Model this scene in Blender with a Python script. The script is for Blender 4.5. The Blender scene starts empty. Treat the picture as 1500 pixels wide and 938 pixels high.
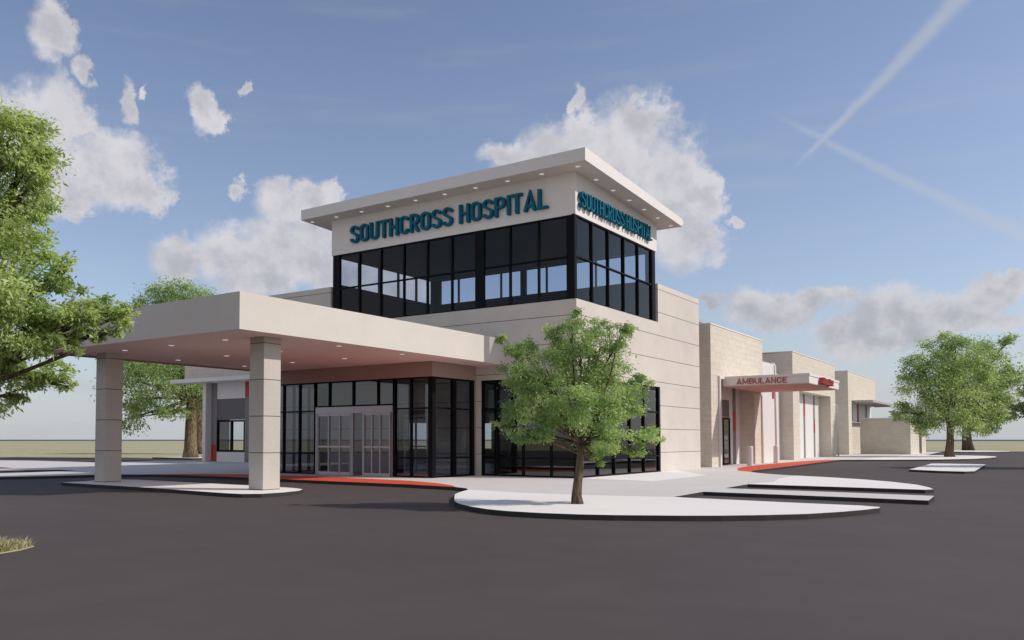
import bpy, bmesh, math, random
import numpy as np
from math import radians, sin, cos, tan, atan2, pi
from mathutils import Vector

random.seed(7); rng = np.random.default_rng(11)
SC = bpy.context.scene
COL = SC.collection

# ------------------------------------------------------------------ camera
AL, FOC, PCX, PCY, PIT, EYE = 0.945698, 1238.05, 653.75, 592.82, 0.041315, 1.5
FWD = np.array([-cos(AL), sin(AL), 0.0]); RGT = np.array([sin(AL), cos(AL), 0.0]); UPV = np.array([0, 0, 1.0])
CFW = cos(PIT)*FWD + sin(PIT)*UPV
CUP = cos(PIT)*UPV - sin(PIT)*FWD
EYEP = np.array([0, 0, EYE])
def ray(x, y):
    return CFW + (x-PCX)/FOC*RGT - (y-PCY)/FOC*CUP
def onx(x, y, X): d = ray(x, y); return EYEP + d*(X/d[0])
def ony(x, y, Y): d = ray(x, y); return EYEP + d*(Y/d[1])
def onz(x, y, z): d = ray(x, y); return EYEP + d*((z-EYE)/d[2])
def atdepth(x, y, D):
    d = ray(x, y); return EYEP + d*(D/float(d @ FWD))

cam = bpy.data.cameras.new('camera'); camo = bpy.data.objects.new('camera', cam); COL.objects.link(camo)
camo.location = (0, 0, EYE)
camo.rotation_euler = Vector(CFW).to_track_quat('-Z', 'Y').to_euler()
cam.sensor_width = 36; cam.lens = FOC/1500*36
cam.shift_x = (750-PCX)/1500; cam.shift_y = (PCY-469)/1500
cam.clip_start = .05; cam.clip_end = 20000
SC.camera = camo

# ------------------------------------------------------------------ materials
def newmat(name):
    m = bpy.data.materials.new(name); m.use_nodes = True
    nt = m.node_tree; nt.nodes.clear()
    out = nt.nodes.new('ShaderNodeOutputMaterial')
    return m, nt, out
def N(nt, t, **k):
    n = nt.nodes.new(t)
    for a, v in k.items(): setattr(n, a, v)
    return n
def L(nt, a, b): nt.links.new(a, b)
def math_(nt, op, a, b=None, c=None):
    n = N(nt, 'ShaderNodeMath', operation=op)
    for i, v in enumerate((a, b, c)):
        if v is None: continue
        if isinstance(v, (int, float)): n.inputs[i].default_value = v
        else: L(nt, v, n.inputs[i])
    return n.outputs[0]
def ramp(nt, fac, a, b, lo=0.0, hi=1.0):
    r = N(nt, 'ShaderNodeMapRange'); r.clamp = True
    r.inputs[1].default_value = lo; r.inputs[2].default_value = hi
    L(nt, fac, r.inputs[0])
    m = N(nt, 'ShaderNodeMix', data_type='RGBA')
    L(nt, r.outputs[0], m.inputs[0])
    m.inputs[6].default_value = (*a, 1); m.inputs[7].default_value = (*b, 1)
    return m.outputs[2]
def noise(nt, vec, scale, detail=4, rough=.55):
    n = N(nt, 'ShaderNodeTexNoise'); n.inputs['Scale'].default_value = scale
    n.inputs['Detail'].default_value = detail; n.inputs['Roughness'].default_value = rough
    L(nt, vec, n.inputs['Vector']); return n.outputs['Fac']
def geo_pos(nt):
    return N(nt, 'ShaderNodeNewGeometry').outputs['Position']
def princ(nt, out, rough=.6, spec=.3, metal=0.0):
    p = N(nt, 'ShaderNodeBsdfPrincipled')
    p.inputs['Roughness'].default_value = rough; p.inputs['Specular IOR Level'].default_value = spec
    p.inputs['Metallic'].default_value = metal
    L(nt, p.outputs[0], out.inputs[0]); return p
def bump(nt, p, h, strength=.3, dist=.01):
    b = N(nt, 'ShaderNodeBump'); b.inputs['Strength'].default_value = strength; b.inputs['Distance'].default_value = dist
    L(nt, h, b.inputs['Height']); L(nt, b.outputs[0], p.inputs['Normal'])

def mat_plain(name, c, rough=.6, spec=.3, metal=0.0, var=.06, scale=3.0, fine=0.0, fscale=60):
    m, nt, out = newmat(name); p = princ(nt, out, rough, spec, metal); pos = geo_pos(nt)
    f = noise(nt, pos, scale)
    col = ramp(nt, f, tuple(x*(1-var) for x in c), tuple(min(1, x*(1+var)) for x in c), .3, .7)
    if fine:
        g = noise(nt, pos, fscale, 2)
        mx = N(nt, 'ShaderNodeMix', data_type='RGBA', blend_type='MULTIPLY'); mx.inputs[0].default_value = 1
        L(nt, col, mx.inputs[6]); L(nt, ramp(nt, g, (1-fine,)*3, (1+fine,)*3, .3, .7), mx.inputs[7]); col = mx.outputs[2]
        bump(nt, p, g, .25, .004)
    L(nt, col, p.inputs['Base Color']); return m

def mat_panel(name, c, z0, dz, jw=.013, fine=.06):
    """precast concrete with horizontal joints every dz metres"""
    m, nt, out = newmat(name); p = princ(nt, out, .85, .2); pos = geo_pos(nt)
    s = N(nt, 'ShaderNodeSeparateXYZ'); L(nt, pos, s.inputs[0])
    t = math_(nt, 'MODULO', math_(nt, 'ADD', s.outputs[2], 100*dz - z0 + jw), dz)
    j = math_(nt, 'LESS_THAN', t, 2*jw)
    k = math_(nt, 'FLOOR', math_(nt, 'DIVIDE', math_(nt, 'ADD', s.outputs[2], 100*dz - z0), dz))
    wn = N(nt, 'ShaderNodeTexWhiteNoise', noise_dimensions='1D'); L(nt, k, wn.inputs['W'])
    f1 = noise(nt, pos, .9); f2 = noise(nt, pos, 45, 3)
    base = ramp(nt, f1, tuple(x*.95 for x in c), tuple(x*1.05 for x in c), .3, .7)
    for fac, a in ((f2, fine), (wn.outputs[0], .025)):
        mx = N(nt, 'ShaderNodeMix', data_type='RGBA', blend_type='MULTIPLY'); mx.inputs[0].default_value = 1
        L(nt, base, mx.inputs[6]); L(nt, ramp(nt, fac, (1-a,)*3, (1+a,)*3, .3, .7), mx.inputs[7]); base = mx.outputs[2]
    mj = N(nt, 'ShaderNodeMix', data_type='RGBA'); L(nt, j, mj.inputs[0])
    L(nt, base, mj.inputs[6]); mj.inputs[7].default_value = (c[0]*.28, c[1]*.28, c[2]*.28, 1)
    L(nt, mj.outputs[2], p.inputs['Base Color'])
    h = math_(nt, 'SUBTRACT', math_(nt, 'MULTIPLY', f2, .15), j)
    bump(nt, p, h, .5, .01)
    return m

def mat_stone(name, c1, c2, cm, bw=.9, bh=.3):
    m, nt, out = newmat(name); p = princ(nt, out, .9, .15)
    g = N(nt, 'ShaderNodeNewGeometry'); s = N(nt, 'ShaderNodeSeparateXYZ'); L(nt, g.outputs['Position'], s.inputs[0])
    n = N(nt, 'ShaderNodeSeparateXYZ'); L(nt, g.outputs['Normal'], n.inputs[0])
    ax = math_(nt, 'GREATER_THAN', math_(nt, 'ABSOLUTE', n.outputs[0]), .5)
    u = math_(nt, 'ADD', math_(nt, 'MULTIPLY', s.outputs[1], ax), math_(nt, 'MULTIPLY', s.outputs[0], math_(nt, 'SUBTRACT', 1.0, ax)))
    cb = N(nt, 'ShaderNodeCombineXYZ'); L(nt, u, cb.inputs[0]); L(nt, s.outputs[2], cb.inputs[1])
    def bricks(w, h, off):
        b = N(nt, 'ShaderNodeTexBrick'); L(nt, cb.outputs[0], b.inputs['Vector'])
        b.offset = off; b.inputs['Color1'].default_value = (*c1, 1); b.inputs['Color2'].default_value = (*c2, 1)
        b.inputs['Mortar'].default_value = (*cm, 1); b.inputs['Scale'].default_value = 1
        b.inputs['Mortar Size'].default_value = .008; b.inputs['Brick Width'].default_value = w; b.inputs['Row Height'].default_value = h
        b.inputs['Bias'].default_value = 0; return b
    b = bricks(bw, bh, .37)
    f = noise(nt, cb.outputs[0], 2.2, 5); f2 = noise(nt, g.outputs['Position'], 14, 4)
    sv = N(nt, 'ShaderNodeMapping'); sv.inputs['Scale'].default_value = (1.2, 14, 1); L(nt, cb.outputs[0], sv.inputs[0])
    f3 = noise(nt, sv.outputs[0], 1.2, 3)
    base = b.outputs['Color']
    for fac, a in ((f, .04), (f2, .03), (f3, .05)):
        mx = N(nt, 'ShaderNodeMix', data_type='RGBA', blend_type='MULTIPLY'); mx.inputs[0].default_value = 1
        L(nt, base, mx.inputs[6]); L(nt, ramp(nt, fac, (1-a,)*3, (1+a,)*3, .35, .65), mx.inputs[7]); base = mx.outputs[2]
    L(nt, base, p.inputs['Base Color'])
    bump(nt, p, math_(nt, 'SUBTRACT', math_(nt, 'MULTIPLY', f2, .4), b.outputs['Fac']), .5, .012)
    return m

def mat_glass(name, tint, refl=1.0, base=.085):
    m, nt, out = newmat(name)
    lw = N(nt, 'ShaderNodeLayerWeight'); lw.inputs[0].default_value = .5
    fr = math_(nt, 'ADD', math_(nt, 'MULTIPLY', math_(nt, 'POWER', lw.outputs['Facing'], 5.0), .90), base)
    t = N(nt, 'ShaderNodeBsdfTransparent'); t.inputs[0].default_value = (*tint, 1)
    gl = N(nt, 'ShaderNodeBsdfGlossy'); gl.inputs['Roughness'].default_value = .01; gl.inputs[0].default_value = (refl,)*3+(1,)
    mx = N(nt, 'ShaderNodeMixShader'); L(nt, fr, mx.inputs[0]); L(nt, t.outputs[0], mx.inputs[1]); L(nt, gl.outputs[0], mx.inputs[2])
    L(nt, mx.outputs[0], out.inputs[0]); return m

def mat_leaf(name, dark, light, trans=.35, scale=1.6):
    m, nt, out = newmat(name); pos = geo_pos(nt)
    at = N(nt, 'ShaderNodeAttribute'); at.attribute_name = 'tint'
    f = noise(nt, pos, scale, 3)
    mix = math_(nt, 'ADD', math_(nt, 'MULTIPLY', f, .4), math_(nt, 'MULTIPLY', at.outputs['Fac'], .7))
    col = ramp(nt, mix, dark, light, .25, .85)
    d = N(nt, 'ShaderNodeBsdfPrincipled'); d.inputs['Roughness'].default_value = .4; d.inputs['Specular IOR Level'].default_value = .5
    L(nt, col, d.inputs['Base Color'])
    tr = N(nt, 'ShaderNodeBsdfTranslucent')
    mm = N(nt, 'ShaderNodeMix', data_type='RGBA', blend_type='MULTIPLY'); mm.inputs[0].default_value = 1
    L(nt, col, mm.inputs[6]); mm.inputs[7].default_value = (1.25, 1.25, .6, 1); L(nt, mm.outputs[2], tr.inputs[0])
    mx = N(nt, 'ShaderNodeMixShader'); mx.inputs[0].default_value = trans
    L(nt, d.outputs[0], mx.inputs[1]); L(nt, tr.outputs[0], mx.inputs[2]); L(nt, mx.outputs[0], out.inputs[0]); return m

def mat_bark(name, c):
    m, nt, out = newmat(name); p = princ(nt, out, .9, .15); pos = geo_pos(nt)
    mp = N(nt, 'ShaderNodeMapping'); mp.inputs['Scale'].default_value = (9, 9, 1.4); L(nt, pos, mp.inputs[0])
    f = noise(nt, mp.outputs[0], 1.6, 6, .7)
    L(nt, ramp(nt, f, tuple(x*.35 for x in c), tuple(x*1.7 for x in c), .36, .64), p.inputs['Base Color'])
    bump(nt, p, f, .9, .03); return m

def mat_asphalt(name):
    m, nt, out = newmat(name); p = princ(nt, out, .78, .28); pos = geo_pos(nt)
    a = noise(nt, pos, .16, 4); b = noise(nt, pos, 1.1, 5); c = noise(nt, pos, 90, 2)
    col = ramp(nt, a, (.070, .058, .055), (.084, .070, .066), .3, .7)
    for fac, k in ((b, .07), (c, .22)):
        mx = N(nt, 'ShaderNodeMix', data_type='RGBA', blend_type='MULTIPLY'); mx.inputs[0].default_value = 1
        L(nt, col, mx.inputs[6]); L(nt, ramp(nt, fac, (1-k,)*3, (1+k,)*3, .3, .7), mx.inputs[7]); col = mx.outputs[2]
    L(nt, col, p.inputs['Base Color']); bump(nt, p, c, .35, .006); return m

def mat_emit(name, c, s):
    m, nt, out = newmat(name); e = N(nt, 'ShaderNodeEmission'); e.inputs[0].default_value = (*c, 1); e.inputs[1].default_value = s
    L(nt, e.outputs[0], out.inputs[0]); return m

M = dict(
    panel=mat_panel('precast_panel', (.575, .53, .485), 6.035, 1.02),
    stucco=mat_plain('canopy_stucco', (.59, .55, .50), .9, .15, var=.03, scale=1.2, fine=.05, fscale=55),
    column=mat_panel('column_concrete', (.50, .46, .42), 1.13, 1.018, .012, .16),
    white=mat_plain('white_metal_panel', (.66, .64, .63), .6, .25, var=.02),
    fascia=mat_plain('painted_fascia', (.70, .665, .64), .7, .3, var=.02, fine=.02, fscale=40),
    soffit=mat_plain('soffit_bounce_pink', (.82, .60, .54), .85, .2, var=.02),  # pink stands in for red kerb light bounced onto the underside
    towersoffit=mat_plain('tower_soffit', (.62, .56, .51), .85, .2, var=.02),
    pinksoffit=mat_plain('ambulance_soffit', (.66, .46, .42), .85, .2, var=.02),  # red bounce glow put into this base colour as well
    stone=mat_stone('limestone', (.585, .53, .45), (.61, .56, .485), (.52, .47, .40)),
    header=mat_plain('entrance_header', (.36, .25, .215), .9, .15, var=.03, fine=.05, fscale=55),  # reddish base carries bounced red light in its colour
    frame=mat_plain('black_aluminium', (.004, .004, .005), .55, .12, var=.1),
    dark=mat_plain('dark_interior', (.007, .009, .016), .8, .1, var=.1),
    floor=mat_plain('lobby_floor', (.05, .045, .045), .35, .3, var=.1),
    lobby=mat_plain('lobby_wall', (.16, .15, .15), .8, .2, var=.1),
    silver=mat_plain('anodised_aluminium', (.44, .42, .45), .38, .5, .55, var=.03),
    glass=mat_glass('tinted_glass', (.52, .55, .60)),
    tglass=mat_glass('tower_glass', (.74, .78, .84), .9, .025),
    clear=mat_glass('door_glass', (.70, .72, .75), base=.10),
    grey=mat_plain('grey_strip', (.20, .185, .18), .6, .3),
    dgrey=mat_plain('slate_panel', (.13, .12, .125), .6, .3),
    red=mat_plain('red_panel', (.42, .035, .03), .5, .35),
    redsign=mat_plain('red_lettering', (.40, .05, .045), .5, .35),
    blue=mat_plain('teal_lettering', (.004, .112, .18), .6, .15, var=.04),
    asphalt=mat_asphalt('asphalt'),
    kerbface=mat_plain('dark_kerb_face', (.05, .045, .045), .9, .1, var=.12, scale=2, fine=.1),  # slab sides darker than the walk top, close to the asphalt tone
    walk=mat_plain('concrete_walk', (.61, .58, .555), .9, .15, var=.035, scale=.5, fine=.05, fscale=45),
    pale=mat_plain('pale_concrete', (.79, .76, .735), .9, .15, var=.025, scale=.5, fine=.04, fscale=45),
    redpaint=mat_plain('red_kerb_paint', (.62, .095, .05), .7, .2, var=.07, scale=2, fine=.06),
    bark=mat_bark('bark', (.13, .095, .065)),
    bark2=mat_bark('pale_bark', (.17, .125, .08)),
    light=mat_emit('lamp_lens', (1, .96, .92), .33),
    roof=mat_plain('roof_membrane', (.35, .34, .33), .9, .1),
    zinc=mat_plain('zinc_cap', (.42, .40, .39), .5, .4, .3),
    leaf=mat_leaf('leaf', (.14, .25, .08), (.54, .67, .35), .5),
    leaf2=mat_leaf('leaf_light', (.24, .34, .12), (.64, .74, .40), .52, scale=1.1),
    leaf3=mat_leaf('leaf_far', (.14, .24, .09), (.52, .63, .34), .5, scale=.5),
    straw=mat_leaf('dry_grass', (.30, .28, .15), (.60, .56, .37), .35, 4),
)

# ------------------------------------------------------------------ mesh helpers
class MB:
    def __init__(s): s.v = []; s.f = []; s.mi = []
    def add(s, vs, fs, mi=0):
        o = len(s.v); s.v += [tuple(map(float, p)) for p in vs]
        s.f += [tuple(i+o for i in f) for f in fs]; s.mi += [mi]*len(fs); return s
    def box(s, x0, x1, y0, y1, z0, z1, mi=0):
        if x0 > x1: x0, x1 = x1, x0
        if y0 > y1: y0, y1 = y1, y0
        if z0 > z1: z0, z1 = z1, z0
        v = [(x0,y0,z0),(x1,y0,z0),(x1,y1,z0),(x0,y1,z0),(x0,y0,z1),(x1,y0,z1),(x1,y1,z1),(x0,y1,z1)]
        return s.add(v, [(0,3,2,1),(4,5,6,7),(0,1,5,4),(1,2,6,5),(2,3,7,6),(3,0,4,7)], mi)
    def prism(s, poly, z0, z1, mt=0, ms=None, bottom=False):
        a = sum(poly[i][0]*poly[(i+1)%len(poly)][1]-poly[(i+1)%len(poly)][0]*poly[i][1] for i in range(len(poly)))
        if a < 0: poly = poly[::-1]
        n = len(poly); o = len(s.v)
        s.v += [(float(x), float(y), float(z0)) for x, y in poly] + [(float(x), float(y), float(z1)) for x, y in poly]
        s.f.append(tuple(range(o+n, o+2*n))); s.mi.append(mt)
        for i in range(n):
            j = (i+1) % n
            s.f.append((o+i, o+j, o+n+j, o+n+i)); s.mi.append(mt if ms is None else ms)
        if bottom: s.f.append(tuple(range(o+n-1, o-1, -1))); s.mi.append(mt)
        return s
    def tube(s, pts, rad, n=8, mi=0, cap=True):
        P = [Vector(p) for p in pts]; rings = []
        o = len(s.v)
        for i, p in enumerate(P):
            t = (P[min(i+1, len(P)-1)] - P[max(i-1, 0)]).normalized()
            a = t.cross(Vector((0.31, .95, .05))).normalized(); b = t.cross(a)
            for k in range(n):
                q = p + (a*cos(2*pi*k/n) + b*sin(2*pi*k/n))*rad[i]; s.v.append(tuple(q))
        for i in range(len(P)-1):
            for k in range(n):
                k2 = (k+1) % n
                s.f.append((o+i*n+k, o+(i+1)*n+k, o+(i+1)*n+k2, o+i*n+k2)); s.mi.append(mi)
        if cap:
            s.f.append(tuple(o+k for k in range(n))); s.mi.append(mi)
            s.f.append(tuple(o+(len(P)-1)*n+k for k in range(n-1, -1, -1))); s.mi.append(mi)
        return s
    def build(s, name, mats, parent=None, bevel=0, smooth=False):
        me = bpy.data.meshes.new(name); me.from_pydata(s.v, [], s.f)
        for m in (mats if isinstance(mats, (list, tuple)) else [mats]): me.materials.append(m)
        me.polygons.foreach_set('material_index', s.mi)
        if smooth: me.polygons.foreach_set('use_smooth', [True]*len(me.polygons))
        me.validate(); me.update()
        bm = bmesh.new(); bm.from_mesh(me); bmesh.ops.recalc_face_normals(bm, faces=bm.faces); bm.to_mesh(me); bm.free()
        o = bpy.data.objects.new(name, me); COL.objects.link(o)
        if bevel:
            b = o.modifiers.new('bevel', 'BEVEL'); b.width = bevel; b.segments = 2; b.limit_method = 'ANGLE'
        if parent:
            o.parent = parent; o.matrix_parent_inverse = parent_inv(parent)
        return o
def parent_inv(p):
    from mathutils import Matrix
    return Matrix.Translation(p.location).inverted()
def thing(name, loc, label, cat, group=None):
    o = bpy.data.objects.new(name, None); o.empty_display_size = .2; COL.objects.link(o); o.location = loc
    o['label'] = label; o['category'] = cat
    if group: o['group'] = group
    return o
def tag(o, label, cat, group=None):
    o['label'] = label; o['category'] = cat
    if group: o['group'] = group
    return o
def struct(o): o['kind'] = 'structure'; return o

# ------------------------------------------------------------------ ground
K = .10
b = MB(); b.prism([(-900, -200), (300, -200), (700, 300), (300, 1100), (-500, 900), (-900, 400)], -.5, -.03)
def mat_field():
    m, nt, out = newmat('dry_field'); p = princ(nt, out, .95, .1); pos = geo_pos(nt)
    a = noise(nt, pos, .05, 5); c = noise(nt, pos, 1.5, 5, .7)
    col = ramp(nt, a, (.36, .33, .20), (.43, .40, .26), .3, .7)
    mx = N(nt, 'ShaderNodeMix', data_type='RGBA', blend_type='MULTIPLY'); mx.inputs[0].default_value = 1
    L(nt, col, mx.inputs[6]); L(nt, ramp(nt, c, (.75,)*3, (1.25,)*3, .3, .7), mx.inputs[7]); L(nt, mx.outputs[2], p.inputs['Base Color'])
    bump(nt, p, c, .6, .05); return m
M['field'] = mat_field()
b = MB()
n = 96; R0 = 900.0
b.add([(0, 0, -.03)] + [(R0*cos(2*pi*i/n), R0*sin(2*pi*i/n), -.03) for i in range(n)], [(0, 1+i, 1+(i+1) % n) for i in range(n)])
struct(b.build('ground', M['field']))
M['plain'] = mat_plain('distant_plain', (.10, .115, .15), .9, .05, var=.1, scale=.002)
b = MB(); R1 = 9000.0
b.add([(R0*cos(2*pi*i/n), R0*sin(2*pi*i/n), -.03) for i in range(n)] + [(R1*cos(2*pi*i/n), R1*sin(2*pi*i/n), -.03) for i in range(n)],
      [(i, n+i, n+(i+1) % n, (i+1) % n) for i in range(n)])
struct(b.build('distant_plain', M['plain']))

b = MB(); b.add([(-72, -45, 0), (60, -45, 0), (60, 126, 0), (-14, 128, 0), (-14, 46, 0), (-50, 43.5, 0), (-72, 37, 0)], [tuple(range(7))])
struct(b.build('road', M['asphalt']))

kerb = [(-35.5,12),(-33.6,12),(-32.13,15.96),(-31.42,17.42),(-30.9,19.4),(-29.5,20.6),(-27.6,20.95),(-25.33,21.0),(-22.33,20.88),(-19.24,20.76),(-16.35,20.71),(-15.09,20.5),
 (-14.36,20.4),(-13.79,20.1),(-13.3,19.46),(-12.9,18.5),(-12.5,17.7),(-12.05,17.05),(-11.6,16.4),(-11.1,15.7),(-10.59,15.15),(-9.9,14.62),(-9.3,14.3),(-8.75,14.15),(-8.0,14.15),(-7.24,14.31),
 (-6.67,14.55),(-5.63,15.15),(-5.02,15.6),(-4.4,16.2),(-3.83,16.9),(-3.4,17.8),(-3.12,18.6),(-2.97,19.2),(-3.0,19.5),(-3.4,19.7),(-4.91,19.72),(-5.98,19.82),(-7.34,19.9),(-7.61,19.95),
 (-7.72,22.5),(-4.03,22.4),(-2.42,22.27),(-2.5,24.19),(-4.37,24.36),(-7.78,24.48),(-7.88,27.08),(-4.86,27.0),(-3.0,26.9),(-2.84,27.3),(-3.05,28.3),(-3.55,29.8),(-4.5,31.4),(-5.62,32.7),(-7.0,33.8),
 (-8.21,34.55),(-9.2,35.3),(-10.1,36.3),(-10.8,37.5),(-11.11,38.8),(-11.25,43.14),(-11.43,48.16),(-11.8,55.44),(-12.1,63.15),(-9.3,65.4),(-6.55,68.42),(-4.9,72),(-4.2,76),(-3.9,80),(-4.1,83),(-5,85.6),(-6.19,86.4),(-9.52,86.4),
 (-10.68,112.7),(-16.5,112.7),(-16.5,45),(-46.5,44),(-46.5,36.7),(-48.4,34.2),(-46.8,30.4),(-47.9,29.45),(-55,29.45),(-62,27),(-62,12),(-43.4,12),(-43.2,21.45),(-41.4,21.2),(-41,12),(-38.9,12),(-38.8,19.5),(-37.3,21.3),(-35.6,21.1)]
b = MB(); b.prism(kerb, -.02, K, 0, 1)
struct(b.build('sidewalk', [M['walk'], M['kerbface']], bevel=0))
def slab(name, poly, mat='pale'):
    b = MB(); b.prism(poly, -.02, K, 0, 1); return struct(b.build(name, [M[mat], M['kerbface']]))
slab('median_island', [(-26.33,15.06),(-26.5,16.0),(-26.96,16.9),(-26.5,17.4),(-26.0,17.62),(-23.27,17.54),(-21.1,17.5),(-18.8,17.4),(-17.85,17.28),(-17.25,17.0),(-16.85,16.48),(-16.62,15.7),(-16.66,14.95),(-17.05,14.62),(-17.6,14.58),(-18.57,14.66),(-19.52,14.75),(-22.07,14.95),(-24.16,14.98)])
slab('square_island', [(-5.61,44.68),(-5.94,56.4),(-5.6,56.96),(-3.5,56.6),(-3.25,56.0),(-2.98,44.0),(-3.3,43.3),(-4.2,43.5)])
slab('end_island', [(-10.9,114.0),(-10.82,126.07),(-6.74,124.19),(-4.5,119),(-4.4,116),(-7.32,112.2)])
slab('tree_island', [(-57.5,40.3),(-57.5,43.2),(-52.5,43.2),(-52.5,40.3)])
def sheet(name, poly, mat, z=K+.004):
    b = MB()
    a = sum(poly[i][0]*poly[(i+1)%len(poly)][1]-poly[(i+1)%len(poly)][0]*poly[i][1] for i in range(len(poly)))
    if a < 0: poly = poly[::-1]
    b.add([(x, y, z) for x, y in poly], [tuple(range(len(poly)))]); return struct(b.build(name, M[mat]))
lobe = kerb[kerb.index((-13.3,19.46)):kerb.index((-7.61,19.95))+1]
sheet('pale_paving', lobe + [(-9.76,19.35),(-11.44,19.2),(-12.6,19.4)], 'pale')
i0, i1 = kerb.index((-7.88,27.08)), kerb.index((-8.21,34.55))
sheet('pale_paving', kerb[i0:i1+1] + [(-8.1,31.5),(-7.6,29.0)], 'pale')
sheet('pale_paving', [(-13.93,27.45),(-10.95,26.95),(-11.05,32.7),(-13.93,37.2)], 'pale')
i0, i1 = kerb.index((-9.3,65.4)), kerb.index((-9.52,86.4))
sheet('pale_paving', kerb[i0:i1+1] + [(-11.0,86.4),(-11.2,65.0)], 'pale')
i0, i1 = kerb.index((-29.5,20.6)), kerb.index((-14.36,20.4))
redtop = [tuple(onz(x, y, K)[:2]) for x, y in ((662,711.3),(640,708),(600,704.5),(560,702.5),(500,699.8),(464,698.2),(410,697.0),(364,695.3),(330,694.7),(290,694.3))]
sheet('red_kerb_paint', kerb[i0:i1+1] + redtop, 'redpaint')
i0, i1 = kerb.index((-10.8,37.5)), kerb.index((-12.1,63.15))
sheet('red_kerb_paint', kerb[i0:i1+1] + [(-12.9,62.5),(-13.25,59),(-13.4,54),(-13.35,49.8),(-13.0,44.0),(-12.7,42.0),(-12.3,40.6),(-11.6,38.4)], 'redpaint')

# ------------------------------------------------------------------ main building
S = .9604
def sx(v): return v*S
def sz(z): return EYE+(z-EYE)*S
Ya, Xb, Ye, Y1 = 27.42, -13.98, 40.37, 35.17
ZS, ZP, ZH = 6.61, 8.32, 3.79
XL = -31.5; YB = 44.0
main = thing('hospital_building', (-22, 34, 0), 'beige two-storey hospital with glazed corner tower and pale precast walls', 'building')
T = .3
b = MB()
# long front wall under the tower, left wall up to the parapet
b.prism([(-26.6, Ya), (Xb, Ya), (Xb, Y1), (Xb-T, Y1), (Xb-T, Ya+T), (-26.6, Ya+T)], ZH, ZS, bottom=True)
b.box(XL, -26.6, Ya, Ya+T, ZH, ZP)
b.box(-26.6, -26.16, Ya, Ya+T, ZS+.001, ZP)
b.prism([(Xb, Y1), (Xb, Ye), (-17.2, Ye), (-17.2, Ye-T), (Xb-T, Ye-T), (Xb-T, Y1+T), (-14.9, Y1+T), (-14.9, Y1)], ZH, ZP, bottom=True)
yg = 35.33
b.prism([(Xb, yg), (Xb, Ye), (-17.2, Ye), (-17.2, Ye-T), (Xb-T, Ye-T), (Xb-T, yg)], 0.0, ZH-.002)
b.box(-18.36, -18.13, Ya+.004, Ya+T, 0, ZH)
# hidden side and back walls with window openings
def wall_x(X0, X1_, segs, z0, z1):
    for y0, y1, za, zb in segs: b.box(X0, X1_, y0, y1, za, zb)
wy0, wy1 = onx(594, 640, XL)[1], onx(628, 640, XL)[1]
b.box(XL, XL+T, Ya+T, wy0, 0, ZP); b.box(XL, XL+T, wy1, YB, 0, ZP)
b.box(XL, XL+T, wy0, wy1, 0, .95); b.box(XL, XL+T, wy0, wy1, 2.5, ZP)
wx0, wx1 = ony(709, 640, YB)[0], ony(723.5, 640, YB)[0]
b.box(XL, wx0, YB-T, YB, 0, ZP); b.box(wx1, -17.2, YB-T, YB, 0, ZP)
b.box(wx0, wx1, YB-T, YB, 0, .95); b.box(wx0, wx1, YB-T, YB, 2.5, ZP)
b.box(-17.2, -17.5, Ye, YB, 0, ZP)
b.box(XL, -27.0, Ya, Ya+T, 0, ZH-.001)
b.build('wall', M['panel'], main)
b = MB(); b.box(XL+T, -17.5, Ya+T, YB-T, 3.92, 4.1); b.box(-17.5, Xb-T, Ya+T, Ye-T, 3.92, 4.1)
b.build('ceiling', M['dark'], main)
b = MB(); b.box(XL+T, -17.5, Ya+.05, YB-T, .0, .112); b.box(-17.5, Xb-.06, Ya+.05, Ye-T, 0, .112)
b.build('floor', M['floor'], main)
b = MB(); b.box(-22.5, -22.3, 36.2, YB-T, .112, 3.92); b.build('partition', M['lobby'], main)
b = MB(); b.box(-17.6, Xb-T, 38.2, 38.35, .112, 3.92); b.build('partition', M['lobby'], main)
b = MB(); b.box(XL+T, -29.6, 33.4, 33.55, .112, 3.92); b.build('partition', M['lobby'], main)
b = MB(); b.box(XL+T, -26.2, Ya+T, YB-T, 7.6, 7.75); b.box(-26.2, -14.9, 35.5, YB-T, 7.6, 7.75); b.box(-14.9, Xb-T, Y1+T, Ye-T, 7.6, 7.75)
b.build('flat_roof', M['roof'], main)

def glazing(parent, name, axis, plane, inward, us, zs, glass, mat='frame', fw=.06, fd=.12, gname='glass', ends=None, skip=()):
    """a framed window wall on a plane: mullions at us, transoms at zs"""
    b = MB(); d0, d1 = plane, plane+inward*fd
    def bx(u0, u1, z0, z1, e=0):
        if axis == 'x': b.box(u0, u1, d0-inward*e, d1, z0, z1)
        else: b.box(d0-inward*e, d1, u0, u1, z0, z1)
    w = {}
    for i, u in enumerate(us):
        hw = (ends or {}).get(i, fw)/2
        w[i] = hw; bx(u-hw, u+hw, zs[0], zs[-1], .012 if hw > fw else .006)
    for i in range(len(us)-1):
        for j, z in enumerate(zs):
            h = fw*.9
            z0 = z if j == 0 else (z-h if j == len(zs)-1 else z-h/2)
            bx(us[i]+w[i], us[i+1]-w[i+1], z0, z0+h)
    o = b.build(name, M[mat], parent)
    g = MB(); c = plane+inward*fd*.55; t = .012
    for i in range(len(us)-1):
        if axis == 'x': g.add([(us[i], c, zs[0]), (us[i+1], c, zs[0]), (us[i+1], c, zs[-1]), (us[i], c, zs[-1])], [(0, 1, 2, 3)])
        else: g.add([(c, us[i], zs[0]), (c, us[i+1], zs[0]), (c, us[i+1], zs[-1]), (c, us[i], zs[-1])], [(0, 1, 2, 3)])
    go = g.build(gname, M[glass], o)
    return o
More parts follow.
